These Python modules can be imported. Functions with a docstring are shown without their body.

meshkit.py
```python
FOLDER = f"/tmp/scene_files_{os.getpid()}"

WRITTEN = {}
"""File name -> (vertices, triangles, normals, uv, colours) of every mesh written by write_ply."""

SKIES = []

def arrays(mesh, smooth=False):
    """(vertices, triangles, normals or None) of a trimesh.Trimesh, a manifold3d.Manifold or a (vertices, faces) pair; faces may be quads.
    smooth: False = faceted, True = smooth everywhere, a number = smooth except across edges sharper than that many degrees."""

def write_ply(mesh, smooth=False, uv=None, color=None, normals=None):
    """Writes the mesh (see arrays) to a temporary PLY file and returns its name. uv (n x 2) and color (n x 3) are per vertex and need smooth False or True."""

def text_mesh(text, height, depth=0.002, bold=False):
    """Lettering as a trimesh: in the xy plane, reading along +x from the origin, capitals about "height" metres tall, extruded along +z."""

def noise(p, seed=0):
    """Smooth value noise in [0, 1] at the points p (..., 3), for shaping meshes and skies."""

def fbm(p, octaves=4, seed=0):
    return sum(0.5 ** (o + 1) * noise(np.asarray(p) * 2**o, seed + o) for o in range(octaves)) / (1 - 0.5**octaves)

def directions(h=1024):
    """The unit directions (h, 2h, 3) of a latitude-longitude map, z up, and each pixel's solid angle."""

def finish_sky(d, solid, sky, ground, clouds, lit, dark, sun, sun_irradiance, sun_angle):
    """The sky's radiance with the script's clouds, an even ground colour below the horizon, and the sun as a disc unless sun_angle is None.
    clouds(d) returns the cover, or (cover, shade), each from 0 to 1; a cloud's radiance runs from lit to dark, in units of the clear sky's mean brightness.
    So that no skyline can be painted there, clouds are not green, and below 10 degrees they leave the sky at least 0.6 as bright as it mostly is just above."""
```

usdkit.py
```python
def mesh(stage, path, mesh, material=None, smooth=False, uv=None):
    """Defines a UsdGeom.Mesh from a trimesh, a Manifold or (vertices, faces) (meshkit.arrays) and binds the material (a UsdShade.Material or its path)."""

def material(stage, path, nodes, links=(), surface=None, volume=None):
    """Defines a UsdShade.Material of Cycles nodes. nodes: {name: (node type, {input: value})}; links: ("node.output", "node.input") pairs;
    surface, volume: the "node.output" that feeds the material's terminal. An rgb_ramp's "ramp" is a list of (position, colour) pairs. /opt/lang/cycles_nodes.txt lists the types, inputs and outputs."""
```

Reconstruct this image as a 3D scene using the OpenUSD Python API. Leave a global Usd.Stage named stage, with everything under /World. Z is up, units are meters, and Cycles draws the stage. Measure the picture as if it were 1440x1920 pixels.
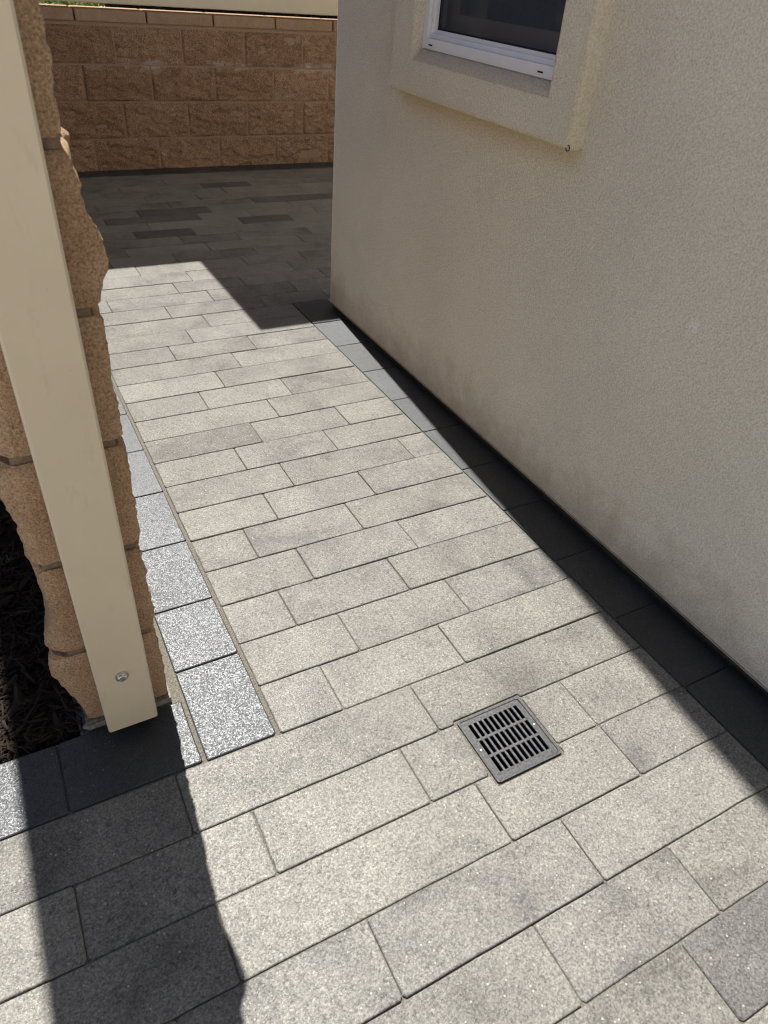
import math, random
import numpy as np
import trimesh
import manifold3d as m3
from shapely.geometry import Polygon, box as sbox
import meshkit, usdkit
from pxr import Usd, UsdGeom, UsdLux, UsdShade, Sdf, Gf

stage = Usd.Stage.CreateInMemory()
UsdGeom.SetStageUpAxis(stage, UsdGeom.Tokens.z)
UsdGeom.SetStageMetersPerUnit(stage, 1.0)
world = UsdGeom.Xform.Define(stage, '/World')
stage.SetDefaultPrim(world.GetPrim())
UsdGeom.Scope.Define(stage, '/World/Looks')

# ------------------------------------------------------------------ camera
YAW, PITCH, ROLL, F, EYE = 0.5449, 0.6615, 0.0927, 1325.36, 1.21
EXPOSURE = 1.06
SUN_STRENGTH, SKY_STRENGTH = 1.25, 0.05
cy, sy, cp, sp = math.cos(YAW), math.sin(YAW), math.cos(PITCH), math.sin(PITCH)
fwd = np.array([sy * cp, cy * cp, -sp]); rt = np.array([cy, -sy, 0.0]); up = np.cross(rt, fwd)
c_, s_ = math.cos(ROLL), math.sin(ROLL)
rt, up = c_ * rt + s_ * up, -s_ * rt + c_ * up
cam = UsdGeom.Camera.Define(stage, '/World/camera')
cm = Gf.Matrix4d(*rt, 0, *up, 0, *(-fwd), 0, 0, 0, EYE, 1)
cam.AddTransformOp().Set(cm)
cam.CreateHorizontalApertureAttr(24.0); cam.CreateVerticalApertureAttr(32.0)
cam.CreateFocalLengthAttr(24.0 * F / 1440.0)
cam.CreateClippingRangeAttr(Gf.Vec2f(0.05, 500))
cam.CreateFStopAttr(7.0); cam.CreateFocusDistanceAttr(1.8)
cam.CreateExposureAttr(EXPOSURE)

# ------------------------------------------------------------------ sky and sun
SUN_C = 0.62                                     # horizontal shadow length per metre of height
d_sun = np.array([0.09, 1.0, 0.0]); d_sun /= np.linalg.norm(d_sun)
d_sun = np.array([d_sun[0], d_sun[1], 1 / SUN_C]); d_sun /= np.linalg.norm(d_sun)
EL = math.asin(d_sun[2]); AZ = math.atan2(d_sun[0], d_sun[1])
skymat = usdkit.material(stage, '/World/Looks/sky_material', {
    'sky': ('sky_texture', {'sky_type': 'single_scattering', 'sun_disc': False, 'sun_elevation': EL, 'sun_rotation': AZ,
                            'air_density': 0.7, 'aerosol_density': 0.6, 'ozone_density': 1.0}),
    'bg': ('background_shader', {'strength': SKY_STRENGTH})}, [('sky.color', 'bg.color')], surface='bg.background')
dome = UsdLux.DomeLight.Define(stage, '/World/sky')
UsdShade.MaterialBindingAPI.Apply(dome.GetPrim()).Bind(skymat)
dome.GetPrim().SetCustomDataByKey('kind', 'structure')
sun = UsdLux.DistantLight.Define(stage, '/World/sun')
sun.CreateIntensityAttr(SUN_STRENGTH); sun.CreateNormalizeAttr(True); sun.CreateAngleAttr(0.53)
sun.CreateColorAttr(Gf.Vec3f(1.0, 0.955, 0.885))
zx = d_sun; xx = np.cross([0, 0, 1.0], zx); xx /= np.linalg.norm(xx); yx = np.cross(zx, xx)
sun.AddTransformOp().Set(Gf.Matrix4d(*xx, 0, *yx, 0, *zx, 0, 0, 0, 0, 1))

# ------------------------------------------------------------------ helpers
used = {}
def numbered(path):
    n = used.get(path, -1) + 1
    used[path] = n
    return path if n == 0 else f'{path}_{n:03d}'
def tag(prim, label=None, cat=None, group=None, kind=None):
    for k, v in (('label', label), ('category', cat), ('group', group), ('kind', kind)):
        if v: prim.SetCustomDataByKey(k, v)
    return prim
def thing(name, label=None, cat=None, loc=(0, 0, 0), group=None, kind=None):
    x = UsdGeom.Xform.Define(stage, numbered('/World/' + name))
    x.AddTranslateOp().Set(Gf.Vec3d(*loc))
    return tag(x.GetPrim(), label, cat, group, kind)
def obj(name, mesh, mat, parent=None, smooth=False, label=None):
    base = str(parent.GetPath()) if parent is not None else '/World'
    p = numbered(base + '/' + name)
    if parent is not None:                        # meshes are modelled in world space; move them to the parent's base
        off = np.zeros(3); q = parent
        while q and q.GetPath() != Sdf.Path('/World'):
            a = q.GetAttribute('xformOp:translate')
            if a and a.Get() is not None: off += np.array(a.Get())
            q = q.GetParent()
        if np.any(off):
            v, f, _ = meshkit.arrays(mesh); mesh = trimesh.Trimesh(v - off, f, process=False)
    m = usdkit.mesh(stage, p, mesh, mat, smooth=smooth)
    if label: m.GetPrim().SetCustomDataByKey('label', label)
    return m.GetPrim()
def bx(x0, x1, y0, y1, z0, z1, r=0.0):
    if r <= 0:
        b = trimesh.creation.box((x1 - x0, y1 - y0, z1 - z0)); b.apply_translation(((x0 + x1) / 2, (y0 + y1) / 2, (z0 + z1) / 2)); return b
    pts = []
    for X, sx in ((x0, 1), (x1, -1)):
        for Y, sy_ in ((y0, 1), (y1, -1)):
            for Z, sz in ((z0, 1), (z1, -1)):
                for a, b, c in ((0, 1, 1), (1, 0, 1), (1, 1, 0), (.3, .3, .3) if r > .004 else (0, 1, 1)):
                    pts.append((X + sx * r * a, Y + sy_ * r * b, Z + sz * r * c))
    return trimesh.convex.convex_hull(np.array(pts))
def cat(ms): return trimesh.util.concatenate(ms)
def to_m3(t): return m3.Manifold(m3.Mesh(np.asarray(t.vertices, np.float32), np.asarray(t.faces, np.uint32)))
def extrude_x(poly, x0, x1):                      # polygon in (y, z) extruded along x
    t = trimesh.creation.extrude_polygon(poly, x1 - x0, engine='earcut')
    v = np.array(t.vertices); t.vertices = np.c_[v[:, 2] + x0, v[:, 0], v[:, 1]]
    return t
def extrude_z(poly, z0, z1):
    t = trimesh.creation.extrude_polygon(poly, z1 - z0, engine='earcut'); t.apply_translation((0, 0, z0)); return t
def ring(y0, y1, z0, z1, w): return sbox(y0, z0, y1, z1).difference(sbox(y0 + w, z0 + w, y1 - w, z1 - w))

# ------------------------------------------------------------------ materials
def mat(name, nodes, links, surface='p.BSDF'): return usdkit.material(stage, '/World/Looks/' + name, nodes, links, surface=surface)
G = ('geometry', {})

def paver_material(name, ramp, rough, spec, grain, cell, speck, bump=0.5, blotch=6.0, patch=0.17, tint=(1, 1, 1)):
    n = {'g': G, 'oi': ('object_info', {}),
         'off': ('vector_math', {'math_type': 'scale', 'vector1': (7.1, 3.7, 1.3)}),
         'pos': ('vector_math', {'math_type': 'add'}),
         'bl': ('noise_texture', {'scale': blotch, 'detail': 6.0, 'roughness': 0.66, 'distortion': 0.4}),
         'mr': ('math', {'math_type': 'multiply_add', 'value2': patch, 'value3': -patch / 2}),
         'sum': ('math', {'math_type': 'add'}),
         'mul': ('math', {'math_type': 'multiply_add', 'value2': 2.5, 'value3': -0.75}),
         'ramp': ('rgb_ramp', {'ramp': ramp}),
         'fine': ('noise_texture', {'scale': 215.0, 'detail': 3.0, 'roughness': 0.75}),
         'fr': ('map_range', {'from_min': 0.32, 'from_max': 0.68, 'to_min': 1 - grain, 'to_max': 1 + grain, 'clamp': True}),
         'vo': ('voronoi_texture', {'scale': 390.0}), 'vc': ('separate_color', {}),
         'cr': ('map_range', {'from_min': 0.0, 'from_max': 1.0, 'to_min': 1 - cell, 'to_max': 1 + cell, 'clamp': True}),
         'm1': ('math', {'math_type': 'multiply'}),
         'fm': ('vector_math', {'math_type': 'scale'}),
         'v2': ('voronoi_texture', {'scale': 140.0}), 'sel': ('separate_color', {}),
         'vs': ('map_range', {'from_min': 0.16, 'from_max': 0.28, 'to_min': 1.0, 'to_max': 0.0, 'clamp': True}),
         'selr': ('math', {'math_type': 'greater_than', 'value2': 0.94}),
         'vsm': ('math', {'math_type': 'multiply'}), 'mix': ('mix_color', {'b': speck}),
         'pit': ('noise_texture', {'scale': 75.0, 'detail': 4.0, 'roughness': 0.8}),
         'pitr': ('map_range', {'from_min': 0.36, 'from_max': 0.45, 'to_min': 0.62, 'to_max': 1.0, 'clamp': True}),
         'pm': ('vector_math', {'math_type': 'scale'}),
         'h1': ('math', {'math_type': 'multiply_add', 'value2': 0.5}),
         'h2': ('math', {'math_type': 'multiply_add', 'value2': 0.9}),
         'b': ('bump', {'strength': bump, 'distance': 0.0014}),
         'rr': ('map_range', {'from_min': 0.0, 'from_max': 1.0, 'to_min': rough - 0.17, 'to_max': rough + 0.17, 'clamp': True}),
         'p': ('principled_bsdf', {'specular_ior_level': spec, 'specular_tint': tint, 'diffuse_roughness': 0.4})}
    l = [('oi.random', 'off.scale'), ('g.position', 'pos.vector1'), ('off.vector', 'pos.vector2'), ('pos.vector', 'bl.vector'),
         ('oi.random', 'mr.value1'), ('bl.fac', 'sum.value1'), ('mr.value', 'sum.value2'), ('sum.value', 'mul.value1'), ('mul.value', 'ramp.fac'),
         ('g.position', 'fine.vector'), ('fine.fac', 'fr.value'), ('g.position', 'vo.vector'), ('vo.color', 'vc.color'), ('vc.r', 'cr.value'),
         ('fr.result', 'm1.value1'), ('cr.result', 'm1.value2'), ('ramp.color', 'fm.vector1'), ('m1.value', 'fm.scale'),
         ('g.position', 'v2.vector'), ('v2.distance', 'vs.value'), ('v2.color', 'sel.color'), ('sel.r', 'selr.value1'),
         ('vs.result', 'vsm.value1'), ('selr.value', 'vsm.value2'), ('vsm.value', 'mix.fac'), ('fm.vector', 'pm.vector1'),
         ('g.position', 'pit.vector'), ('pit.fac', 'pitr.value'), ('pitr.result', 'pm.scale'), ('pm.vector', 'mix.a'), ('mix.result', 'p.base_color'),
         ('vc.g', 'h1.value1'), ('fine.fac', 'h1.value3'), ('pit.fac', 'h2.value1'), ('h1.value', 'h2.value3'), ('h2.value', 'b.height'),
         ('b.normal', 'p.normal'), ('vc.b', 'rr.value'), ('rr.result', 'p.roughness')]
    return mat(name, n, l)

P_TAN = paver_material('paver_warm_grey', [(0.0, (.124, .12, .111)), (.3, (.166, .161, .148)), (.6, (.196, .191, .173)), (1, (.224, .218, .196))], .5, .22, .34, .30, (.42, .4, .37))
P_GREY = paver_material('paver_mid_grey', [(0.0, (.126, .122, .117)), (.3, (.176, .171, .161)), (.65, (.21, .205, .188)), (1, (.238, .232, .209))], .5, .22, .34, .30, (.42, .4, .37))
P_DARK = paver_material('paver_dark_grey', [(0.0, (.086, .083, .083)), (.5, (.114, .110, .108)), (1, (.146, .141, .134))], .5, .22, .34, .30, (.36, .35, .33))
P_CHAR = paver_material('paver_charcoal', [(0.0, (.0115, .0125, .0145)), (.5, (.019, .0205, .0235)), (1, (.029, .0315, .036))], .57, .85, .4, .5, (.10, .11, .12), bump=.5, patch=.2, tint=(.92, .96, 1.0))

def simple(name, color, rough=0.6, spec=0.5, metal=0.0, nscale=0.0, var=0.15, bump=0.0, bscale=100.0, bdist=0.002, detail=4.0):
    lo = tuple(c * (1 - var) for c in color); hi = tuple(min(1, c * (1 + var)) for c in color)
    n = {'g': G, 'p': ('principled_bsdf', {'roughness': rough, 'specular_ior_level': spec, 'metallic': metal, 'base_color': color})}
    l = []
    if nscale:
        n['n'] = ('noise_texture', {'scale': nscale, 'detail': detail, 'roughness': 0.6}); n['r'] = ('rgb_ramp', {'ramp': [(.3, lo), (.7, hi)]})
        l += [('g.position', 'n.vector'), ('n.fac', 'r.fac'), ('r.color', 'p.base_color')]
    if bump:
        n['bn'] = ('noise_texture', {'scale': bscale, 'detail': 3.0, 'roughness': 0.6}); n['b'] = ('bump', {'strength': bump, 'distance': bdist})
        l += [('g.position', 'bn.vector'), ('bn.fac', 'b.height'), ('b.normal', 'p.normal')]
    return mat(name, n, l)

SAND = simple('joint_sand', (.125, .116, .097), .9, .2, nscale=260, var=.6, bump=.8, bscale=400, bdist=.002)
MORTAR = simple('wall_mortar', (.20, .15, .11), .9, .2, nscale=180, var=.25, bump=.7, bscale=260, bdist=.002)
FOOTING = simple('grey_footing', (.20, .185, .16), .9, .2, nscale=160, var=.4, bump=1, bscale=180, bdist=.004)
SOIL = simple('soil', (.022, .016, .012), .95, .2, nscale=60, var=.5, bump=1, bscale=90, bdist=.01)
EARTH = simple('pale_gravel', (.42, .385, .33), .95, .2, nscale=4, var=.3)  # unseen yard ground, made pale to bounce light up onto the walls
CREAM = mat('cream_paint', {'g': G, 'n': ('noise_texture', {'scale': 7.0, 'detail': 5.0, 'roughness': .6}), 'r': ('rgb_ramp', {'ramp': [(.3, (.52, .45, .335)), (.7, (.56, .49, .37))]}),
    'mp': ('mapping', {'scale': (1.0, 1.0, .3)}), 's': ('noise_texture', {'scale': 38.0, 'detail': 4.0, 'roughness': .7}), 'sr': ('map_range', {'from_min': .60, 'from_max': .72, 'to_min': 0, 'to_max': .35, 'clamp': True}),
    'm': ('mix_color', {'b': (.40, .345, .26)}), 'd': ('noise_texture', {'scale': 210.0, 'detail': 2.0}), 'dr': ('map_range', {'from_min': .72, 'from_max': .76, 'to_min': 0, 'to_max': .5, 'clamp': True}), 'm2': ('mix_color', {'b': (.25, .21, .16)}),
    'bn': ('noise_texture', {'scale': 5.0, 'detail': 3.0}), 'b': ('bump', {'strength': .12, 'distance': .004}), 'p': ('principled_bsdf', {'roughness': .42, 'specular_ior_level': .4})},
    [('g.position', 'n.vector'), ('n.fac', 'r.fac'), ('g.position', 'mp.vector'), ('mp.vector', 's.vector'), ('s.fac', 'sr.value'), ('sr.result', 'm.fac'), ('r.color', 'm.a'),
     ('g.position', 'd.vector'), ('d.fac', 'dr.value'), ('dr.result', 'm2.fac'), ('m.result', 'm2.a'), ('m2.result', 'p.base_color'), ('g.position', 'bn.vector'), ('bn.fac', 'b.height'), ('b.normal', 'p.normal')])
VINYL = simple('white_vinyl', (.78, .81, .86), .35, .5, nscale=14, var=.03)
STEEL = simple('galvanised_steel', (.62, .62, .62), .38, .5, metal=1.0, nscale=120, var=.12)
BLACKHOLE = simple('black_rubber', (.012, .012, .012), .7, .3)
GRATE_M = simple('black_cast_grate', (.036, .038, .043), .55, .45, nscale=190, var=.9, bump=.6, bscale=320, bdist=.001)
BASIN = simple('basin_plastic', (.01, .01, .01), .8, .2)
ROOFM = simple('flat_roof', (.3, .28, .25), .8, .2, nscale=20)
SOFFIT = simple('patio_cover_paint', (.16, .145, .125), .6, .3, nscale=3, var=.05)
FOUND = simple('foundation_concrete', (.05, .048, .045), .9, .2, nscale=40, var=.3)
DRYWALL = simple('interior_reveal', (.8, .8, .8), .7, .2)
ROOM = simple('dark_room', (.10, .10, .10), .9, .1)

def stucco(name, base, trim):
    n = {'g': G, 'sx': ('separate_xyz', {}),
         'big': ('noise_texture', {'scale': 2.2, 'detail': 4.0, 'roughness': .55}),
         'r': ('rgb_ramp', {'ramp': [(.3, tuple(c * .93 for c in base)), (.7, tuple(min(1, c * 1.05) for c in base))]}),
         'fine': ('noise_texture', {'scale': 230.0, 'detail': 3.0, 'roughness': .7}),
         'mid': ('noise_texture', {'scale': 120.0, 'detail': 4.0, 'roughness': .7}),
         'fr': ('map_range', {'from_min': .34, 'from_max': .62, 'to_min': .76, 'to_max': 1.06, 'clamp': True}),
         'fm': ('vector_math', {'math_type': 'scale'}),
         'h': ('math', {'math_type': 'multiply_add', 'value2': .8}),
         'b': ('bump', {'strength': 1.0, 'distance': .0052}),
         'ds': ('noise_texture', {'scale': 13.0, 'detail': 5.0, 'roughness': .65}),
         'st': ('mix_color', {'b': (.60, .50, .29) if trim else (.50, .43, .33)}),
         'p': ('principled_bsdf', {'roughness': .85, 'specular_ior_level': .25, 'diffuse_roughness': .5})}
    l = [('g.position', 'big.vector'), ('big.fac', 'r.fac'), ('g.position', 'fine.vector'), ('g.position', 'mid.vector'),
         ('fine.fac', 'fr.value'), ('r.color', 'st.a'), ('st.result', 'fm.vector1'), ('fr.result', 'fm.scale'), ('fm.vector', 'p.base_color'),
         ('g.position', 'sx.vector'), ('g.position', 'ds.vector'),
         ('fine.fac', 'h.value1'), ('mid.fac', 'h.value3'), ('h.value', 'b.height'), ('b.normal', 'p.normal')]
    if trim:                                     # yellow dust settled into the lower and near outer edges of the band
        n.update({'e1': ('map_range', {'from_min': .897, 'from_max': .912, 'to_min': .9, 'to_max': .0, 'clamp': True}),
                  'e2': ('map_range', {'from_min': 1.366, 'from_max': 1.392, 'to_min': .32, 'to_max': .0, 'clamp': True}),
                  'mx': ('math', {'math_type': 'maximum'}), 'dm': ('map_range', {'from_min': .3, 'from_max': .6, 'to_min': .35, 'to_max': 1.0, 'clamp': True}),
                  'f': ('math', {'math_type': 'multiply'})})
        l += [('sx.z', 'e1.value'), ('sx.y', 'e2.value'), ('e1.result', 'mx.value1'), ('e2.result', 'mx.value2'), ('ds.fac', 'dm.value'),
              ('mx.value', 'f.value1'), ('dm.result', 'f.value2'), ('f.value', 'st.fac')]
    else:                                        # splash dirt in uneven tongues along the foot of the wall
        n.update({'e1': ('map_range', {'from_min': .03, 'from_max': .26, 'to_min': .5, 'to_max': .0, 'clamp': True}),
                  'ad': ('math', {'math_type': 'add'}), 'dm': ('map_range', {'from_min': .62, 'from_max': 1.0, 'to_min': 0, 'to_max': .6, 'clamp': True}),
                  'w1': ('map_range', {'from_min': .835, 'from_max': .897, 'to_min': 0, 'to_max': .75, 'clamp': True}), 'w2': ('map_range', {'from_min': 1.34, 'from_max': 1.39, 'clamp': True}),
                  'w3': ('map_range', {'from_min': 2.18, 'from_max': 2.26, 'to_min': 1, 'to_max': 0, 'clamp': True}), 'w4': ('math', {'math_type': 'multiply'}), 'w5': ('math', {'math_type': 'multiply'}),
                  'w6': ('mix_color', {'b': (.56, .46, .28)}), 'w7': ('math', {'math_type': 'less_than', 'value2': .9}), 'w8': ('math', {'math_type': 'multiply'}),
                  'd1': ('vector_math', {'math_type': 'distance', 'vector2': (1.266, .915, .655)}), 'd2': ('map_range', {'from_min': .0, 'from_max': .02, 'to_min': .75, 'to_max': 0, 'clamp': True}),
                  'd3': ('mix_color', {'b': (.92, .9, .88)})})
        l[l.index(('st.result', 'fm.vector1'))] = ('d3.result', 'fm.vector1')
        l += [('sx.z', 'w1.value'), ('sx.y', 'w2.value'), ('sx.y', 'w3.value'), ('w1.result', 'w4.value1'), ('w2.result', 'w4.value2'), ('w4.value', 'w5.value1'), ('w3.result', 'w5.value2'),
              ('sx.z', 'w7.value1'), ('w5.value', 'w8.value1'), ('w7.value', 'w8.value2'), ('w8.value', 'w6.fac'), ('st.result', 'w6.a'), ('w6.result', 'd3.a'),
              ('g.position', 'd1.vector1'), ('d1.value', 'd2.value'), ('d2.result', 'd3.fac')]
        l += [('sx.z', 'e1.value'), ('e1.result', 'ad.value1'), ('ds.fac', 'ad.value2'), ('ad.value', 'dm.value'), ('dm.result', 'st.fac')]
    return mat(name, n, l)
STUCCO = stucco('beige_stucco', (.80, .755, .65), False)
STUCCO_T = stucco('beige_stucco_trim', (.80, .755, .65), True)

def block_material(name, lo, hi, pits, effl=False, fs=170.0, ms=70.0, bd=.008):
    n = {'g': G, 'oi': ('object_info', {}), 'sx': ('separate_xyz', {}),
         'big': ('noise_texture', {'scale': 14.0, 'detail': 5.0, 'roughness': .65}),
         'ra': ('math', {'math_type': 'multiply_add', 'value2': .3, 'value3': -.15}),
         'sum': ('math', {'math_type': 'add'}),
         'r': ('rgb_ramp', {'ramp': [(.28, lo), (.72, hi)]}),
         'fine': ('noise_texture', {'scale': fs, 'detail': 3.0, 'roughness': .75}),
         'fr': ('map_range', {'from_min': .32, 'from_max': .62, 'to_min': pits, 'to_max': 1.15, 'clamp': True}),
         'fm': ('vector_math', {'math_type': 'scale'}),
         'mid': ('noise_texture', {'scale': ms, 'detail': 5.0, 'roughness': .78}),
         'h': ('math', {'math_type': 'multiply_add', 'value2': .8}),
         'b': ('bump', {'strength': 1.0, 'distance': bd}),
         'p': ('principled_bsdf', {'roughness': .9, 'specular_ior_level': .2})}
    l = [('g.position', 'big.vector'), ('oi.random', 'ra.value1'), ('big.fac', 'sum.value1'), ('ra.value', 'sum.value2'), ('sum.value', 'r.fac'),
         ('g.position', 'fine.vector'), ('fine.fac', 'fr.value'), ('r.color', 'fm.vector1'), ('fr.result', 'fm.scale'),
         ('g.position', 'mid.vector'), ('fine.fac', 'h.value1'), ('mid.fac', 'h.value3'), ('h.value', 'b.height'), ('b.normal', 'p.normal')]
    if effl:                                      # white lime bloom that has leached out along two bed joints
        n.update({'g1': ('math', {'math_type': 'subtract', 'value2': .587}), 'g2': ('math', {'math_type': 'absolute'}),
                  'g3': ('map_range', {'from_min': .0, 'from_max': .035, 'to_min': 1.0, 'to_max': 0.0, 'clamp': True}),
                  'en': ('noise_texture', {'scale': 5.5, 'detail': 5.0, 'roughness': .7}),
                  'er': ('map_range', {'from_min': .50, 'from_max': .64, 'to_min': 0.0, 'to_max': .9, 'clamp': True}),
                  'em': ('math', {'math_type': 'multiply'}), 'mx': ('mix_color', {'b': (.5, .47, .44)})})
        l += [('g.position', 'sx.vector'), ('sx.z', 'g1.value1'), ('g1.value', 'g2.value1'), ('g2.value', 'g3.value'), ('g.position', 'en.vector'), ('en.fac', 'er.value'),
              ('g3.result', 'em.value1'), ('er.result', 'em.value2'), ('em.value', 'mx.fac'), ('fm.vector', 'mx.a'), ('mx.result', 'p.base_color')]
    else:
        l.append(('fm.vector', 'p.base_color'))
    return mat(name, n, l)
BLOCK_NEAR = block_material('split_face_block', (.44, .29, .18), (.58, .395, .255), .42, fs=270.0, ms=130.0, bd=.0045)
BLOCK_BACK = block_material('split_face_block_brown', (.33, .195, .12), (.50, .315, .20), .2, effl=True)
CAP_M = block_material('smooth_cap_block', (.33, .215, .14), (.41, .275, .18), .8)

GLASS = mat('window_glass', {'t': ('transparent_bsdf', {'color': (.86, .88, .9)}), 'gl': ('glossy_bsdf', {'roughness': .01, 'color': (1, 1, 1)}),
                             'f': ('fresnel', {'IOR': 1.55}), 'm': ('mix_closure', {})},
            [('f.fac', 'm.fac'), ('t.BSDF', 'm.closure1'), ('gl.BSDF', 'm.closure2')], surface='m.closure')
SCREEN = mat('insect_screen', {'t': ('transparent_bsdf', {'color': (1, 1, 1)}), 'd': ('diffuse_bsdf', {'color': (.085, .092, .105)}), 'm': ('mix_closure', {'fac': .5})},
             [('t.BSDF', 'm.closure1'), ('d.BSDF', 'm.closure2')], surface='m.closure')

def leaf_material(name, lo, hi):
    return mat(name, {'ri': ('geometry', {}), 'r': ('rgb_ramp', {'ramp': [(0, lo), (1, hi)]}), 'd': ('principled_bsdf', {'roughness': .5, 'specular_ior_level': .4}),
                      't': ('translucent_bsdf', {}), 'm': ('mix_closure', {'fac': .3})},
               [('ri.random_per_island', 'r.fac'), ('r.color', 'd.base_color'), ('r.color', 't.color'), ('d.BSDF', 'm.closure1'), ('t.BSDF', 'm.closure2')], surface='m.closure')
LEAF_BRIGHT = leaf_material('yellow_green_leaves', (.10, .15, .02), (.24, .27, .05))
LEAF_DARK = leaf_material('dark_green_leaves', (.02, .035, .01), (.06, .09, .025))
MULCH = mat('bark_mulch', {'ri': ('geometry', {}), 'r': ('rgb_ramp', {'ramp': [(0, (.02, .013, .009)), (.55, (.05, .032, .02)), (.85, (.11, .07, .042)), (1, (.24, .16, .10))]}),
                           'p': ('principled_bsdf', {'roughness': .8, 'specular_ior_level': .3})},
            [('ri.random_per_island', 'r.fac'), ('r.color', 'p.base_color')])

# ------------------------------------------------------------------ ground and paving
X_HOUSE, Y_CORNER, Y_END, Y_BACK = 1.266, 2.72, 0.955, 5.22
ROW, Y0, SKEW = 0.12584, 0.7858, -0.0072
GR = (0.6155, 0.7730, 0.5075, 0.6590)             # drain grate footprint x0 x1 y0 y1

g = sbox(-60, -60, 60, 60).difference(sbox(GR[0] - .01, GR[2] - .01, GR[1] + .01, GR[3] + .01))
tag(obj('ground', extrude_z(g, -.12, -.09), EARTH), kind='structure')

paving = thing('paving', kind='structure')
sand = Polygon([(-1.4, -1.0), (2.8, -1.0), (2.8, 5.3), (-.06, 5.3), (-.06, .94), (-1.4, .94)])
sand = sand.difference(sbox(GR[0] + .004, GR[2] + .004, GR[1] - .004, GR[3] - .004))
obj('joint_sand', extrude_z(sand, -.05, -.0040), SAND, paving)

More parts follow.
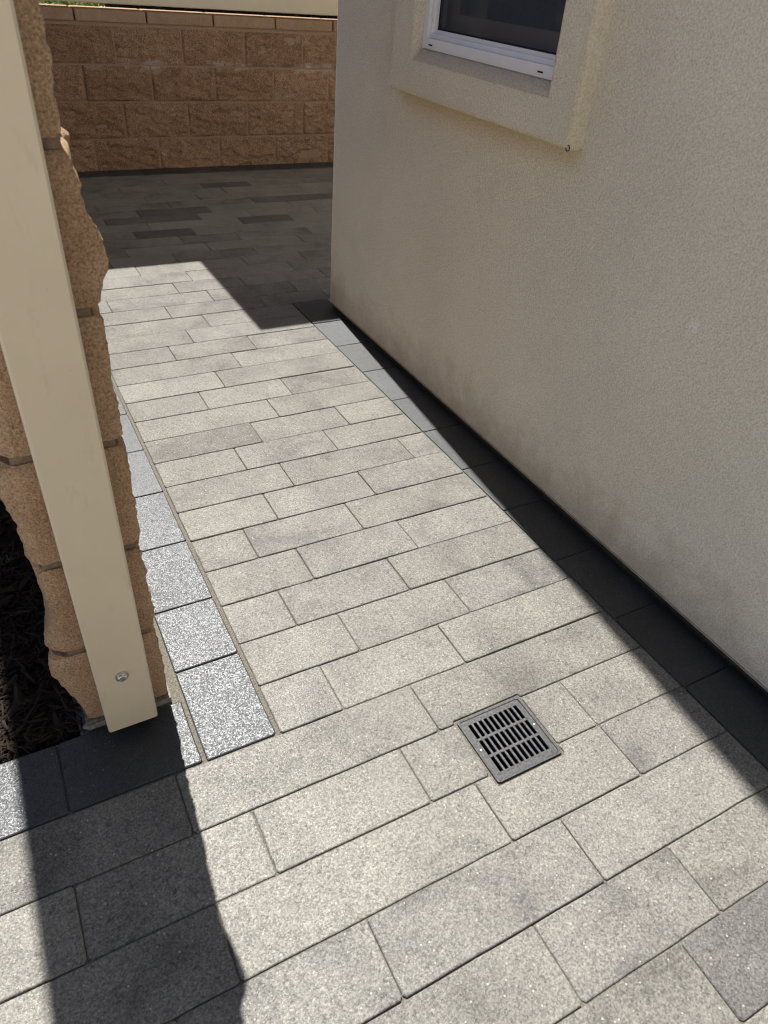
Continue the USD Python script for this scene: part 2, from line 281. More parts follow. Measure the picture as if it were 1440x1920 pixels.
rng = random.Random(7)
def paver_mesh(poly, top=0.0, cham=.0023, gap=.0009, seed=0, step=.055, jit=.0007):
    r = random.Random(seed)
    p = poly.buffer(-gap, join_style='mitre')
    base = list(p.exterior.coords)[:-1]
    if Polygon(base).exterior.is_ccw is False: base = base[::-1]
    n = len(base); pts = []
    for i in range(n):
        a, b, c = np.array(base[i - 1]), np.array(base[i]), np.array(base[(i + 1) % n])
        l1, l2 = np.linalg.norm(a - b), np.linalg.norm(c - b)
        k = min(.003 + r.random() * .002, l1 * .3, l2 * .3)
        pts.append(b + (a - b) / l1 * k); pts.append(b + (c - b) / l2 * k)
        m = max(0, int((l2 - 2 * k) / step))
        for j in range(1, m + 1):
            t = k / l2 + (1 - 2 * k / l2) * j / (m + 1)
            q = b + (c - b) * t; nv = np.array([(c - b)[1], -(c - b)[0]]) / l2
            pts.append(q + nv * r.uniform(-jit, jit * .6))
    pts = np.array(pts); m = len(pts)
    prev, nxt = np.roll(pts, 1, 0), np.roll(pts, -1, 0)
    d1 = (pts - prev) / np.linalg.norm(pts - prev, axis=1)[:, None]; d2 = (nxt - pts) / np.linalg.norm(nxt - pts, axis=1)[:, None]
    n1, n2 = np.c_[-d1[:, 1], d1[:, 0]], np.c_[-d2[:, 1], d2[:, 0]]
    nn = n1 + n2; nn /= np.maximum(1e-6, (nn * n2).sum(1))[:, None]
    rings = []
    for off, z in ((0, -.045), (0, top - cham), (cham * .32, top - cham * .38), (cham, top)):
        q = pts + nn * off; rings.append(np.c_[q, np.full(m, z)])
    v = np.vstack(rings); f = []
    for k in range(3):
        for i in range(m):
            j = (i + 1) % m
            f += [(k * m + i, k * m + j, (k + 1) * m + j), (k * m + i, (k + 1) * m + j, (k + 1) * m + i)]
    tv, tf = trimesh.creation.triangulate_polygon(Polygon(rings[3][:, :2]), engine='earcut')
    idx = [int(np.argmin(((rings[3][:, :2] - q) ** 2).sum(1))) for q in tv]
    for a, b, c in tf:
        a, b, c = idx[a] + 3 * m, idx[b] + 3 * m, idx[c] + 3 * m
        if np.cross(v[b, :2] - v[a, :2], v[c, :2] - v[a, :2]) < 0: b, c = c, b
        f.append((a, b, c))
    t = trimesh.Trimesh(v, np.array(f), process=False)
    tx, ty = r.uniform(-.0022, .0022), r.uniform(-.003, .003)                 # each one bedded a hair differently
    cen = pts.mean(0); t.vertices[:, 2] += (t.vertices[:, 0] - cen[0]) * tx + (t.vertices[:, 1] - cen[1]) * ty
    return t

JOINTS = {-34: [.808, 2.024], -33: [1.403], -32: [.8, 1.307, 1.62, 2.017], -31: [.701, 1.002, 1.407, 1.915], -30: [.902, 1.209], -29: [.597, 1.003, 1.505, 1.81],
          -28: [.798, 1.198, 1.701], -27: [.599, 1.102, 1.4, 1.803], -26: [.797, 1.301, 1.601], -25: [.697, .999, 1.405], -24: [.901, 1.201, 1.604], -23: [.599, 1.001, 1.508],
          -22: [.499, .801, 1.208], -21: [.596, 1.104, 1.408], -20: [.798, 1.3], -19: [.703, 1.007, 1.409], -18: [.396, .82, 1.209], -17: [.604, 1.012], -16: [.725], -15: [.623],
          -14: [.522, .83], -13: [.726], -12: [.623], -11: [.527, .823], -10: [.725], -9: [.621], -8: [.526, .822], -7: [.624], -6: [.526, .823], -5: [.424, .721], -4: [.522, .819],
          -3: [.424, .721], -2: [.523, .818], -1: [.423, .721], 0: [.078, .576], 1: [-.118, .182, .482], 2: [.076, .575, .884], 3: [-.021, .283, .678], 4: [.192, .522, .822],
          5: [.02, .372, .722]}
def tone(k, x, u):                                # tones read off the nearest rows of the photograph, mixed at random beyond
    near = {0: [(.8, P_GREY), (-2, P_TAN)], 1: [(-2, P_TAN)], 2: [(.87, P_GREY), (-2, P_TAN)], 3: [(.25, P_GREY), (.1, P_TAN), (-2, P_GREY)],
            4: [(.8, P_TAN), (.5, P_GREY), (-2, P_TAN)], 5: [(.7, P_DARK), (-2, P_TAN)]}
    for x0, m in near.get(k, []):
        if x > x0: return m
    return P_TAN if u < .6 else P_GREY if u < (.88 if k < -20 else 1.1) else P_DARK
BLOCKED = sbox(GR[0] - .003, GR[2] - .003, GR[1] + .003, GR[3] + .003)
prev_j = []
for k in range(-34, 13):
    lo = .2858 if k < 0 else -1.3
    hi = 1.1245 if k >= -16 else 2.7
    js = sorted(JOINTS.get(k, [rng.uniform(.2, .5)]))
    fixed = set(js)
    def grow(x, s):
        for _ in range(20):
            nx = x + s * rng.choice([.3, .4, .4, .5])
            if all(abs(nx - q) > .05 for q in prev_j): return nx
        return nx
    while js[0] - lo > .42: js.insert(0, grow(js[0], -1))
    while hi - js[-1] > .47: js.append(grow(js[-1], 1))
    js = [x for x in js if lo + .05 < x < hi - .05]
    prev_j = js
    xs = [lo] + js + [hi]
    for i in range(len(xs) - 1):
        a, b = xs[i], xs[i + 1]
        y1, y0 = Y0 - k * ROW, Y0 - (k + 1) * ROW
        if k == -34: y1 = 5.063 + .0002
        poly = Polygon([(a, y0 + SKEW * a), (b, y0 + SKEW * b), (b, y1 + SKEW * b), (a, y1 + SKEW * a)])
        if k == -34: poly = poly.intersection(sbox(-5, 0, 5, 5.062))
        if poly.intersects(BLOCKED): poly = poly.difference(BLOCKED)
        u = rng.random()
        m = tone(k, a, u)
        top = rng.uniform(-.0014, .0012)
        for pg in getattr(poly, 'geoms', [poly]):
            if pg.area > .0006: obj('paver', paver_mesh(pg, top, seed=rng.randrange(10**6)), m, paving)

def border(x0, x1, y0, y1):
    obj('border_paver', paver_mesh(sbox(x0, y0, x1, y1), rng.uniform(-.001, .001), cham=.0025, gap=.001, seed=rng.randrange(10**6)), P_CHAR, paving)
ys = [2.80, 2.564, 2.337, 2.105, 1.877, 1.656, 1.422, 1.202, .971, .745, .52]
while ys[-1] > -.85: ys.append(ys[-1] - .227)
for a, b in zip(ys[1:], ys): border(1.1265, 1.276, a, b)
ys = [.786, 1.014, 1.198, 1.421, 1.650, 1.877]
while ys[-1] < 4.9: ys.append(min(ys[-1] + .227, 5.062))
for a, b in zip(ys, ys[1:]): border(.139, .279, a, b)
xs = [.133, -.103, -.33, -.556, -.78, -1.005, -1.23]
for a, b in zip(xs[1:], xs): border(a, b, .788, .941)
xs = [.33 - .0015] + [.5635 + .2345 * i for i in range(10)]
for a, b in zip(xs, xs[1:]): border(a, b, 5.064, 5.212)

# ------------------------------------------------------------------ drain grate
dg = thing('drain_grate', 'square black slotted drain grate set flush among the sunlit pavers', 'drain grate', ((GR[0] + GR[1]) / 2, (GR[2] + GR[3]) / 2, 0))
x0, x1, y0, y1 = GR
outer = sbox(x0 + .001, y0 + .001, x1 - .001, y1 - .001)
inner = sbox(x0 + .0055, y0 + .0055, x1 - .0055, y1 - .0055)
def rounded(p, r): return p.buffer(-r).buffer(r, quad_segs=3)
obj('rim', extrude_z(rounded(outer, .006).difference(rounded(inner, .005)), -.02, .0005), GRATE_M, dg)
plate = rounded(sbox(x0 + .0062, y0 + .0062, x1 - .0062, y1 - .0062), .005)
wx = x1 - x0; wy = y1 - y0
sx0, sx1 = x0 + .016, x1 - .016; sy0, sy1 = y0 + .017, y1 - .015
pitch = (sx1 - sx0) / 10
cell = (sy1 - sy0) / 3
for i in range(10):
    for j in range(3):
        cx_ = sx0 + (i + .5) * pitch; a = sy0 + j * cell + .0028; b = sy0 + (j + 1) * cell - .0028
        s = sbox(cx_ - .0039, a, cx_ + .0039, b)
        if (i in (0, 9)) and j == 1:
            q = (a + b) / 2; cxs = x0 + .0118 if i == 0 else x1 - .0118
            s = s.difference(sbox(cxs - .0052, q - .006, cxs + .0052, q + .006))
        plate = plate.difference(s)
gm = trimesh.creation.extrude_polygon(plate, .006, engine='earcut'); gm.apply_translation((0, 0, -.0068))
obj('grating', gm, GRATE_M, dg)
for cxs, cys in ((x0 + .0115, (sy0 + sy1) / 2 - .002), (x1 - .0115, (sy0 + sy1) / 2 + .002)):
    s = trimesh.creation.icosphere(2, .0027); s.vertices[:, 2] *= .4; s.apply_translation((cxs, cys, -.0008))
    obj('screw', s, STEEL, dg, smooth=True)
bs = extrude_z(sbox(x0 + .004, y0 + .004, x1 - .004, y1 - .004).difference(sbox(x0 + .007, y0 + .007, x1 - .007, y1 - .007)), -.3, -.021)
obj('catch_basin', cat([bs, bx(x0, x1, y0, y1, -.31, -.3)]), BASIN, dg)

# ------------------------------------------------------------------ house
house = thing('house', 'beige stucco house with rough plaster wall rising along the right of the path', 'house', (X_HOUSE, 0, 0))
WIN = (1.472, 2.095, 1.0, 1.86)                    # opening y0 y1 z0 z1
HX1, HY0, HTOP = 5.0, -3.0, 5.6
fp = sbox(X_HOUSE, HY0, HX1, Y_CORNER).buffer(-.022).buffer(.022, quad_segs=8).difference(sbox(X_HOUSE + .2, HY0 + .2, HX1 - .2, Y_CORNER - .2))
wallm = to_m3(extrude_z(fp, .03, HTOP)) - to_m3(bx(X_HOUSE - .1, X_HOUSE + .25, WIN[0] - .012, WIN[1] + .012, WIN[2] - .02, WIN[3] + .012))
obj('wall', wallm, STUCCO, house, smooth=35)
obj('foundation', extrude_z(sbox(X_HOUSE + .018, HY0 + .02, HX1 - .02, Y_CORNER - .02), -.1, .0295), FOUND, house)
sc = sbox(X_HOUSE - .0035, HY0 - .003, HX1 + .003, Y_CORNER + .0035).difference(sbox(X_HOUSE + .017, HY0 + .02, HX1 - .02, Y_CORNER - .02))
obj('weep_screed', extrude_z(sc, .0268, .0298), simple('screed_metal', (.34, .31, .27), .7, .3, nscale=50, var=.3), house)
obj('roof', extrude_z(sbox(X_HOUSE + .004, HY0 + .004, HX1 - .004, Y_CORNER - .004), HTOP + .0005, HTOP + .02), ROOFM, house)
# raised plaster band round the window, with a sloping sill
XT, XF = 1.222, 1.250                              # front of the band, front of the frame
oy0, oy1, oz0, oz1 = 1.362, 2.222, .897, 1.97
def loft_band():
    # outer profile (inset, x) and inner profile lofted round the rectangle
    outer_prof = [(0, X_HOUSE + .002), (0, XT + .014), (.0012, XT + .0085), (.004, XT + .004), (.0085, XT + .0012), (.014, XT)]
    v, f = [], []
    def rect(y0, y1, z0, z1, x): return [(x, y0, z0), (x, y1, z0), (x, y1, z1), (x, y0, z1)]
    rings_ = [rect(oy0 + i, oy1 - i, oz0 + i, oz1 - i, x) for i, x in outer_prof]
    iy0, iy1, iz0, iz1 = WIN
    inner_prof = [(.014, XT, .014), (.008, XT + .0015, .012), (.003, XT + .006, .004), (.0, XT + .013, -.004), (-.004, XF + .012, -.021), (-.004, X_HOUSE + .02, -.024)]
    rings_ += [rect(iy0 - i, iy1 + i, iz0 - zb, iz1 + i, x) for i, x, zb in inner_prof]
    # split each side into short lengths so the arris can wander a little
    N = 40
    def densify(r):
        out = []
        for k in range(4):
            a, b = np.array(r[k]), np.array(r[(k + 1) % 4])
            for j in range(N): out.append(a + (b - a) * j / N)
        return np.array(out)
    R_ = [densify(r) for r in rings_]; n = len(R_[0])
    V = np.vstack(R_)
    for k in range(len(R_) - 1):
        for i in range(n):
            j = (i + 1) % n
            f.append((k * n + i, (k + 1) * n + j, k * n + j)); f.append((k * n + i, (k + 1) * n + i, (k + 1) * n + j))
    nz = (meshkit.fbm(V * 35, 3, 5) - .5) * .005
    V[:, 0] += nz * .5; V[:, 1] += (meshkit.fbm(V * 30 + 9, 3, 6) - .5) * .004; V[:, 2] += (meshkit.fbm(V * 30 + 4, 3, 8) - .5) * .004
    t = trimesh.Trimesh(V, np.array(f), process=False)
    return t
tb = loft_band()
if tb.face_normals[:, 0].mean() > 0: tb.invert()
obj('window_surround', tb, STUCCO_T, house, smooth=50)
win = UsdGeom.Xform.Define(stage, str(house.GetPath()) + '/window').GetPrim()
wy0, wy1, wz0, wz1 = WIN[0] + .004, WIN[1] - .004, 1.018, 1.852
def rail_ring(y0, y1, z0, z1, wb, ws, xf, xb, bev):
    r1 = sbox(y0, z0, y1, z1).difference(sbox(y0 + ws, z0 + wb, y1 - ws, z1 - wb))
    return extrude_x(r1, xf, xb)
obj('frame', rail_ring(wy0, wy1, wz0, wz1, .026, .020, XF, XF + .05, .002), VINYL, win)
obj('frame_step', rail_ring(wy0 + .0195, wy1 - .0195, wz0 + .0255, wz1 - .0255, .012, .010, XF + .010, XF + .05, .002), VINYL, win)
obj('sash', rail_ring(wy0 + .029, wy1 - .029, wz0 + .037, wz1 - .037, .010, .012, XF + .018, XF + .048, .002), VINYL, win)
gy0, gy1, gz0, gz1 = wy0 + .041, wy1 - .041, wz0 + .047, wz1 - .047
obj('gasket', extrude_x(ring(gy0 - .0005, gy1 + .0005, gz0 - .0005, gz1 + .0005, .004), XF + .022, XF + .03), BLACKHOLE, win)
pane = trimesh.Trimesh([(XF + .027, gy0, gz0), (XF + .027, gy1, gz0), (XF + .027, gy1, gz1), (XF + .027, gy0, gz1)], [(0, 2, 1), (0, 3, 2)], process=False)
obj('pane', pane, GLASS, win)
scr = pane.copy(); scr.apply_translation((-.003, 0, 0)); obj('insect_screen', scr, SCREEN, win)
obj('inner_sash', rail_ring(gy0 - .004, gy1 + .004, gz0 - .004, gz1 + .004, .044, .044, XF + .062, XF + .08, .002), simple('grey_sash', (.8, .83, .88), .5, .3), win)
for yy in (wy1 - .045, wy0 + .065):
    obj('weep_slot', bx(XF - .0008, XF + .004, yy - .010, yy + .010, wz0 + .009, wz0 + .0125), BLACKHOLE, win)
wc = trimesh.creation.torus(.006, .0012, major_sections=20, minor_sections=6); wc.apply_transform(trimesh.transformations.rotation_matrix(math.pi / 2, (0, 1, 0))); wc.apply_translation((XT + .004, 1.366, .902))
obj('wire_curl', wc, BLACKHOLE, house)
rv = extrude_x(sbox(wy0 - .01, wz0 - .01, wy1 + .01, wz1 + .01).difference(sbox(wy0 + .03, wz0 + .045, wy1 - .03, wz1 - .03)), XF + .0805, XF + .19)
obj('inner_reveal', rv, DRYWALL, win)

# unseen house added behind the camera to bounce sunlight onto the walls
nb = thing('neighbour_house', 'unseen pale stucco house added behind the viewer to bounce light', 'house', (-3, -7, 0))
obj('wall', bx(-9, 1.0, -9.5, -5.2, -.09, 3.0, .02), simple('pale_stucco', (.66, .60, .51), .9, .2, nscale=3, var=.05), nb)
obj('roof', bx(-9.3, 1.3, -9.8, -4.9, 3.0005, 3.15, .02), ROOFM, nb)

# ------------------------------------------------------------------ split-face block walls
def face_grid(x0, x1, y0, y1, z0, z1, st):
    """Closed, evenly subdivided box."""
    def lin(a, b): return np.linspace(a, b, max(2, int(round((b - a) / st)) + 1))
    X, Y, Z = lin(x0, x1), lin(y0, y1), lin(z0, z1)
    vs, fs, o = [], [], 0
    def grid(A, B, fn, flip):
        nonlocal o
        a, b = np.meshgrid(A, B, indexing='ij'); p = fn(a.ravel(), b.ravel()); na, nb = len(A), len(B)
        i = np.arange(na * nb).reshape(na, nb); q = np.stack([i[:-1, :-1], i[1:, :-1], i[1:, 1:], i[:-1, 1:]], -1).reshape(-1, 4)
        if flip: q = q[:, ::-1]
        vs.append(p); fs.append(np.vstack([q[:, [0, 1, 2]], q[:, [0, 2, 3]]]) + o); o += len(p)
    k = lambda s, n: np.full_like(n, s)
    grid(Y, Z, lambda a, b: np.c_[k(x1, a), a, b], False); grid(Y, Z, lambda a, b: np.c_[k(x0, a), a, b], True)
    grid(X, Z, lambda a, b: np.c_[a, k(y0, a), b], False); grid(X, Z, lambda a, b: np.c_[a, k(y1, a), b], True)
    grid(X, Y, lambda a, b: np.c_[a, b, k(z1, a)], False); grid(X, Y, lambda a, b: np.c_[a, b, k(z0, a)], True)
    t = trimesh.Trimesh(np.vstack(vs), np.vstack(fs), process=False); t.merge_vertices(digits_vertex=6)
    return t
PR = np.array([(1.6, .115), (1.4, .12), (1.2, .112), (1.151, .111), (1.105, .112), (1.065, .109), (1.023, .109), (1.001, .114), (.978, .118), (.941, .121), (.908, .134), (.882, .136), (.87, .133), (.846, .122), (.82, .116),
               (.796, .117), (.772, .119), (.75, .117), (.715, .115), (.671, .117), (.641, .116), (.616, .113), (.582, .116), (.549, .117), (.512, .115), (.475, .115), (.436, .114), (.41, .112),
               (.353, .111), (.305, .112), (.255, .115), (.202, .109), (.169, .111), (.121, .113), (.0, .113)])[::-1]
PL = np.array([(1.6, -.06), (1.2, -.058), (.9, -.06), (.75, -.055), (.575, -.062), (.549, -.066), (.505, -.06), (.475, -.057), (.437, -.053), (.384, -.05), (.328, -.048), (.293, -.05), (.268, -.056), (.244, -.068), (.204, -.072), (.148, -.078),
               (.109, -.065), (.059, -.045), (.0, -.036)])[::-1]
PA = np.array([(2.0, -.035), (.9, -.034), (.706, -.032), (.6, -.04), (.529, -.045), (.363, -.044), (.262, -.044), (.208, -.043), (.182, -.052), (.109, -.055), (.05, -.04), (0, -.031)])[::-1]
XL, XR = -.055, .115
def wall_block(y0, y1, z0, z1, st, first):
    t = face_grid(XL, XR, y0, y1, z0, z1, st)
    v = np.array(t.vertices); P = v.copy()
    edge = np.minimum(np.minimum(P[:, 2] - z0, z1 - P[:, 2]), np.minimum(P[:, 1] - y0 + (1 if first else 0), y1 - P[:, 1]))
    cut = np.clip(1 - edge / .009, 0, 1) ** 2 * .007
    rough = (meshkit.fbm(P * 11, 3, 11) - .5) * .05 + (meshkit.fbm(P * 55, 3, 21) - .5) * .011
    w = np.clip((P[:, 1] - Y_END) / .16, 0, 1); w = w * w * (3 - 2 * w)
    fine = (np.abs(meshkit.fbm(P * 38, 3, 31) - .5) - .12) * .02 + (meshkit.fbm(P * 150, 2, 32) - .5) * .005
    r_side = P[:, 0] > XR - 1e-5; l_side = P[:, 0] < XL + 1e-5
    pr = np.interp(P[:, 2], PR[:, 0], PR[:, 1]); pl = np.interp(P[:, 2], PL[:, 0], PL[:, 1]); pa = np.interp(P[:, 2], PA[:, 0], PA[:, 1])
    wl = np.clip((P[:, 1] - Y_END) / .03, 0, 1)
    near_l = pa + (pl * 1.02 - pa) * np.sin(wl * np.pi / 2)
    xr_ = (1 - w) * (pr + fine) + w * (XR + .004 + rough) - cut
    xl_ = (1 - w) * (near_l + fine) + w * (XL - .0 + rough) + cut
    # all interior vertices of the end faces are stretched between the two rough sides
    tt = (P[:, 0] - XL) / (XR - XL)
    v[:, 0] = xl_ + (xr_ - xl_) * tt
    fr = P[:, 1] < y0 + 1e-5
    arris = np.minimum(np.minimum(P[:, 2] - z0, z1 - P[:, 2]), np.minimum(P[:, 0] - XL, XR - P[:, 0]))
    v[:, 1] += np.where(fr, (meshkit.fbm(P * 60, 3, 41) - .5) * .005 + (meshkit.fbm(P * 150, 2, 42) - .5) * .003 + np.clip(1 - arris / .006, 0, 1) ** 2 * .004, 0)
    t.vertices = v
    return t
bw = thing('block_pier_wall', 'tan split-face block wall seen end-on behind the cream post at left', 'block wall', (.03, Y_END, 0))
zc = [.012, .205, .41, .613, .817, 1.017, 1.22, 1.42, 1.62, 1.82, 2.02]
YB = 5.0
for c in range(10):
    z0, z1 = zc[c] + (.0065 if c else 0), zc[c + 1] - .0065
    y = Y_END; first = True; half = c % 2 == 1
    yend = YB if c < 4 else Y_END + .405 * 5
    while y < yend - .05:
        L = min((.2 if half and first else .405), yend - y)
        st = .0065 if (first and c < 6) else .016
        obj('block', wall_block(y, y + L - .01, z0, z1, st, first), BLOCK_NEAR, bw, smooth=24)
        y += L; first = False
YM = Y_END + .405 * 5
obj('mortar', cat([bx(-.041, .103, Y_END + .0075, YM - .01, .005, 2.018), bx(-.041, .103, YM - .012, YB, .005, .814)]), MORTAR, bw)
y = Y_END - .002
while y < YB - .05:
    tall = y < YM - .05; ye = min(y + .405, YM if tall else YB)
    obj('cap_block', bx(-.064, .128, y, ye - .006, 2.023 if tall else .820, 2.078 if tall else .875, .006), CAP_M, bw); y = ye
ft = face_grid(-.046, .116, Y_END - .008, YB, -.09, .012, .012 if False else .03)
ft.vertices[:, 0] += (meshkit.fbm(np.array(ft.vertices) * 40, 3, 3) - .5) * .012
obj('footing', ft, FOOTING, bw)
lump = trimesh.creation.icosphere(3, .012); lump.vertices *= (1.5, .8, .8)
lump.vertices += ((meshkit.fbm(np.array(lump.vertices) * 90 + 3, 3, 3) - .5) * .010)[:, None]
lump.apply_translation((-.035, .955, .003)); obj('mortar_lump', lump, FOOTING, bw, smooth=True)

# back wall across the end of the patio
back = thing('back_wall', 'low brown split-face block wall with smooth cap across the far end of the patio', 'block wall', (1.5, Y_BACK, 0))
zb = [-.02, .18, .387, .585, .785]
off = [.767, .975, .767, .980]                     # a vertical joint of each course
off = [.772, .980, .768, .978]
for c in range(4):
    z0, z1 = zb[c] + .005, zb[c + 1] - .005
    x = off[c] - .4065 * 2
    while x < 3.4:
        a, b = x + .005, x + .4065 - .005
        t = face_grid(a, b, Y_BACK, Y_BACK + .18, z0, z1, .0075 if .3 < x < 2.5 else .03)
        v = np.array(t.vertices); P = v.copy(); fr = P[:, 1] < Y_BACK + 1e-5
        edge = np.minimum(np.minimum(P[:, 2] - z0, z1 - P[:, 2]), np.minimum(P[:, 0] - a, b - P[:, 0]))
        dd = (meshkit.fbm(P * np.array([9, 9, 16]), 3, 51) - .5) * .034 + (meshkit.fbm((P + np.c_[P[:, 2] * .5, P[:, 1] * 0, P[:, 0] * 0]) * np.array([38, 38, 55]), 3, 61) - .5) * .030
        v[:, 1] += np.where(fr, -dd * np.clip(edge / .012, .15, 1) + np.clip(1 - edge / .012, 0, 1) ** 2 * .006, 0)
        t.vertices = v
        obj('block', t, BLOCK_BACK, back, smooth=38)
        x += .4065
obj('mortar', bx(.0, 3.3, Y_BACK + .009, Y_BACK + .17, -.05, .803), simple('brown_mortar', (.30, .20, .14), .9, .2, nscale=180, var=.25, bump=.7, bscale=260, bdist=.002), back)
x = .772 - .409 * 2
while x < 3.3:
    obj('cap_block', bx(x + .004, x + .405, Y_BACK - .012, Y_BACK + .20, .801, .861, .006), CAP_M, back); x += .409

# cream fence panel standing over the back wall
fence = thing('fence_panel', 'cream fence panel standing just above the cap of the back wall', 'fence', (1.3, Y_BACK + .1, .88))
fy = Y_BACK + .085
obj('bottom_rail', bx(-.04, 3.3, fy, fy + .045, .884, 1.06, .004), CREAM, fence)
x = -.04
while x < 3.25:
    obj('board', bx(x, x + .1746, fy + .012, fy + .034, 1.0605, 1.5), CREAM, fence); x += .175
obj('top_rail', bx(-.04, 3.3, fy, fy + .045, 1.5005, 1.56, .004), CREAM, fence)
for x in (-.1, 3.305): obj('fence_post', bx(x, x + .055, fy - .005, fy + .05, .8615, 1.6, .004), CREAM, fence)

# ------------------------------------------------------------------ cream post bolted to the wall end
post = thing('cream_post', 'cream painted metal post bolted upright to the end of the block wall', 'post', (.035, .9, 0))
pm = bx(-.0105, .0805, .900, .9515, .027, 1.96, .0035)
obj('tube', pm, CREAM, post, smooth=20)
obj('post_cap', bx(-.013, .083, .8975, .954, 1.9605, 1.972, .003), CREAM, post)
bolt = post
def disc(r, h, n=32):
    c = trimesh.creation.cylinder(r, h, sections=n); c.apply_transform(trimesh.transformations.rotation_matrix(math.pi / 2, (1, 0, 0))); return c
wsh = disc(.0112, .0022); wsh.apply_translation((.034, .8985, .174)); wp = obj('washer', wsh, STEEL, post, smooth=30)
hd = trimesh.creation.icosphere(3, .0085); hd.vertices[:, 1] *= .75; hd.vertices[hd.vertices[:, 1] < -.0045, 1] = -.0045
hd.apply_translation((.034, .897, .174)); obj('bolt_head', hd, STEEL, post, smooth=40)

# ------------------------------------------------------------------ unseen cover added above the frame, shaped to cast the far-end shade
cover = thing('patio_cover', 'unseen flat cream patio cover added to shade the far end of the patio', 'patio cover', (1.5, 5.2, 0))
ZT = 2.15
dx, dy = -ZT * SUN_C * d_sun[0] / math.hypot(*d_sun[:2]), -ZT * SUN_C * d_sun[1] / math.hypot(*d_sun[:2])
ax, ay, by = .90 - dx, 2.57 - dy, 3.41 - dy
shape = Polygon([(-1.5, by), (ax, by), (ax, ay), (4.6, ay), (4.6, 5.95), (-1.5, 5.95)])
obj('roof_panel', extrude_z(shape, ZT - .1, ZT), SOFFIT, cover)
for px, py in ((-1.42, 5.8), (4.45, ay + .12), (4.45, 5.8), (2.9, ay + .12)):
    obj('support', bx(px - .045, px + .045, py - .045, py + .045, -.09, ZT - .1005), CREAM, cover)

# ------------------------------------------------------------------ plants behind the back wall, mulch bed
def leaves(n, x0, x1, y0, y1, zf, size, seed, flat=.5):
    r = np.random.default_rng(seed)
    c = np.c_[r.uniform(x0, x1, n), r.uniform(y0, y1, n), np.zeros(n)]
    c[:, 2] = zf(c[:, 0], c[:, 1], r)
    u = r.normal(size=(n, 3)); u[:, 2] *= flat; u /= np.linalg.norm(u, axis=1)[:, None]
    w = np.cross(u, r.normal(size=(n, 3))); w /= np.linalg.norm(w, axis=1)[:, None]
    L = size * r.uniform(.6, 1.4, n)[:, None]; W = L * .45
    v = np.stack([c - u * L, c + w * W, c + u * L, c - w * W], 1).reshape(-1, 3)
    i = np.arange(n)[:, None] * 4
    return trimesh.Trimesh(v, np.vstack([i + [0, 1, 2], i + [0, 2, 3]]), process=False)
def top_fill(z0, z1): return lambda x, y, r: z1 - (z1 - z0) * r.random(len(x)) ** 2 + .03 * np.sin(x * 23) * np.cos(y * 17)
shrub = thing('low_shrub', 'sunlit yellow-green low shrub glimpsed over the left of the back wall', 'shrub', (.4, 6.0, -.09))
obj('foliage', leaves(9000, -.4, 1.02, 5.6, 6.5, top_fill(.25, .86), .022, 5), LEAF_BRIGHT, shrub)
obj('stem', trimesh.creation.cylinder(.03, .6, sections=8, transform=trimesh.transformations.translation_matrix((.4, 6.0, .2))), SOIL, shrub)
hedge = thing('dark_hedge', 'dark green hedge standing in shade behind the right of the back wall', 'hedge', (2.2, 6.0, -.09))
obj('foliage', leaves(16000, 1.05, 3.4, 5.75, 6.4, top_fill(.3, 1.35), .026, 6), LEAF_DARK, hedge)
obj('core', bx(1.15, 3.3, 5.9, 6.3, -.09, 1.2), SOIL, hedge)

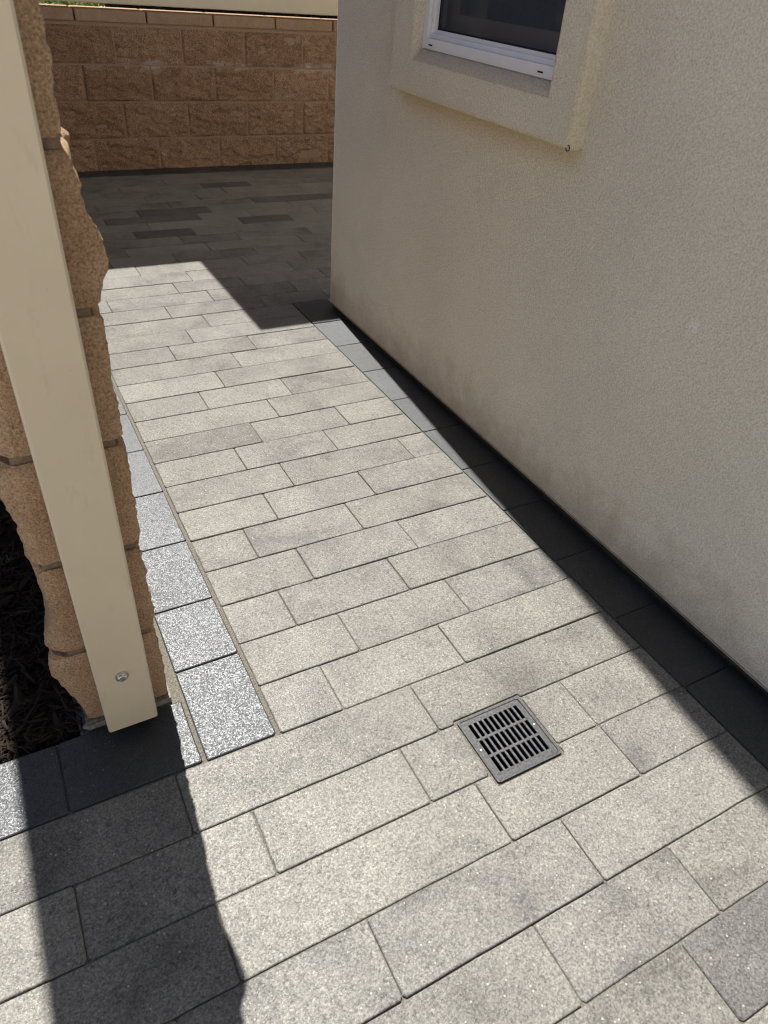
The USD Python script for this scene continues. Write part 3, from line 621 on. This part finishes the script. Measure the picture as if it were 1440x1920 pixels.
gh = thing('garden_hedge', 'unseen tall dark green hedge added beyond the far left corner for the window reflection', 'hedge', (-3, 7, -.09))  # unseen hedge, added to darken what the window glass reflects
obj('foliage', leaves(9000, -6, -1.1, 6.2, 7.2, top_fill(.1, 2.6), .05, 9), LEAF_DARK, gh)
obj('core', bx(-5.9, -1.2, 6.5, 7.0, -.09, 2.4), SOIL, gh)
tag(obj('mulch_bed', bx(-1.4, -.03, .944, 5.2, -.08, -.03), SOIL), kind='structure')
def mulch(n, seed):
    r = np.random.default_rng(seed); V, Fc = [], []
    near = r.random(n) < .6
    cx = np.where(near, r.uniform(-.3, -.05, n), r.uniform(-1.3, -.07, n)); cyy = np.where(near, r.uniform(.955, 2.2, n), r.uniform(.96, 3.2, n))
    for i in range(n):
        L = r.uniform(.006, .022) if r.random() < .93 else r.uniform(.02, .04); W = L * r.uniform(.06, .16) if r.random() < .9 else L * .3; H = W * .5
        a = r.uniform(0, 6.283); tilt = r.normal() * .35; bend = r.normal() * .35
        u = np.array([math.cos(a) * math.cos(tilt), math.sin(a) * math.cos(tilt), math.sin(tilt)]); s = np.array([-math.sin(a), math.cos(a), r.normal() * .4]); s /= np.linalg.norm(s)
        nn = np.cross(u, s); c = np.array([cx[i], cyy[i], -.022 + r.random() ** 1.5 * .026])
        k = []
        for t, wd in ((-1, .35), (0, 1), (1, .3)):
            q = c + u * L * t * .5 * 2 + s * (bend * L * t * t)
            k += [q - s * W * wd, q + nn * H * wd * 1.3, q + s * W * wd]
        o = len(V); V += k
        for j in (0, 3):
            Fc += [(o + j, o + j + 3, o + j + 1), (o + j + 1, o + j + 3, o + j + 4), (o + j + 1, o + j + 4, o + j + 2), (o + j + 2, o + j + 4, o + j + 5)]
    return trimesh.Trimesh(np.array(V), np.array(Fc), process=False)
tag(obj('bark_mulch', mulch(17000, 4), MULCH), 'dark shredded bark mulch filling the bed left of the block wall', 'mulch', kind='stuff')
sp_ = thing('green_sprout', 'tiny green sprout growing in the dark mulch at the left edge', 'plant', (-.14, 1.52, -.02))
lv = []
for i in range(6):
    a = i * 1.05; L = .02
    u = np.array([math.cos(a), math.sin(a), .7]); s = np.array([-math.sin(a), math.cos(a), 0]) * .007
    b = np.array([-.14, 1.52, -.012]); lv.append(trimesh.Trimesh([b, b + u * L * .5 + s, b + u * L, b + u * L * .5 - s], [(0, 1, 2), (0, 2, 3)], process=False))
obj('leaf', cat(lv), LEAF_BRIGHT, sp_)
obj('stem', trimesh.creation.cylinder(.002, .03, sections=6, transform=trimesh.transformations.translation_matrix((-.14, 1.52, -.015))), LEAF_DARK, sp_)
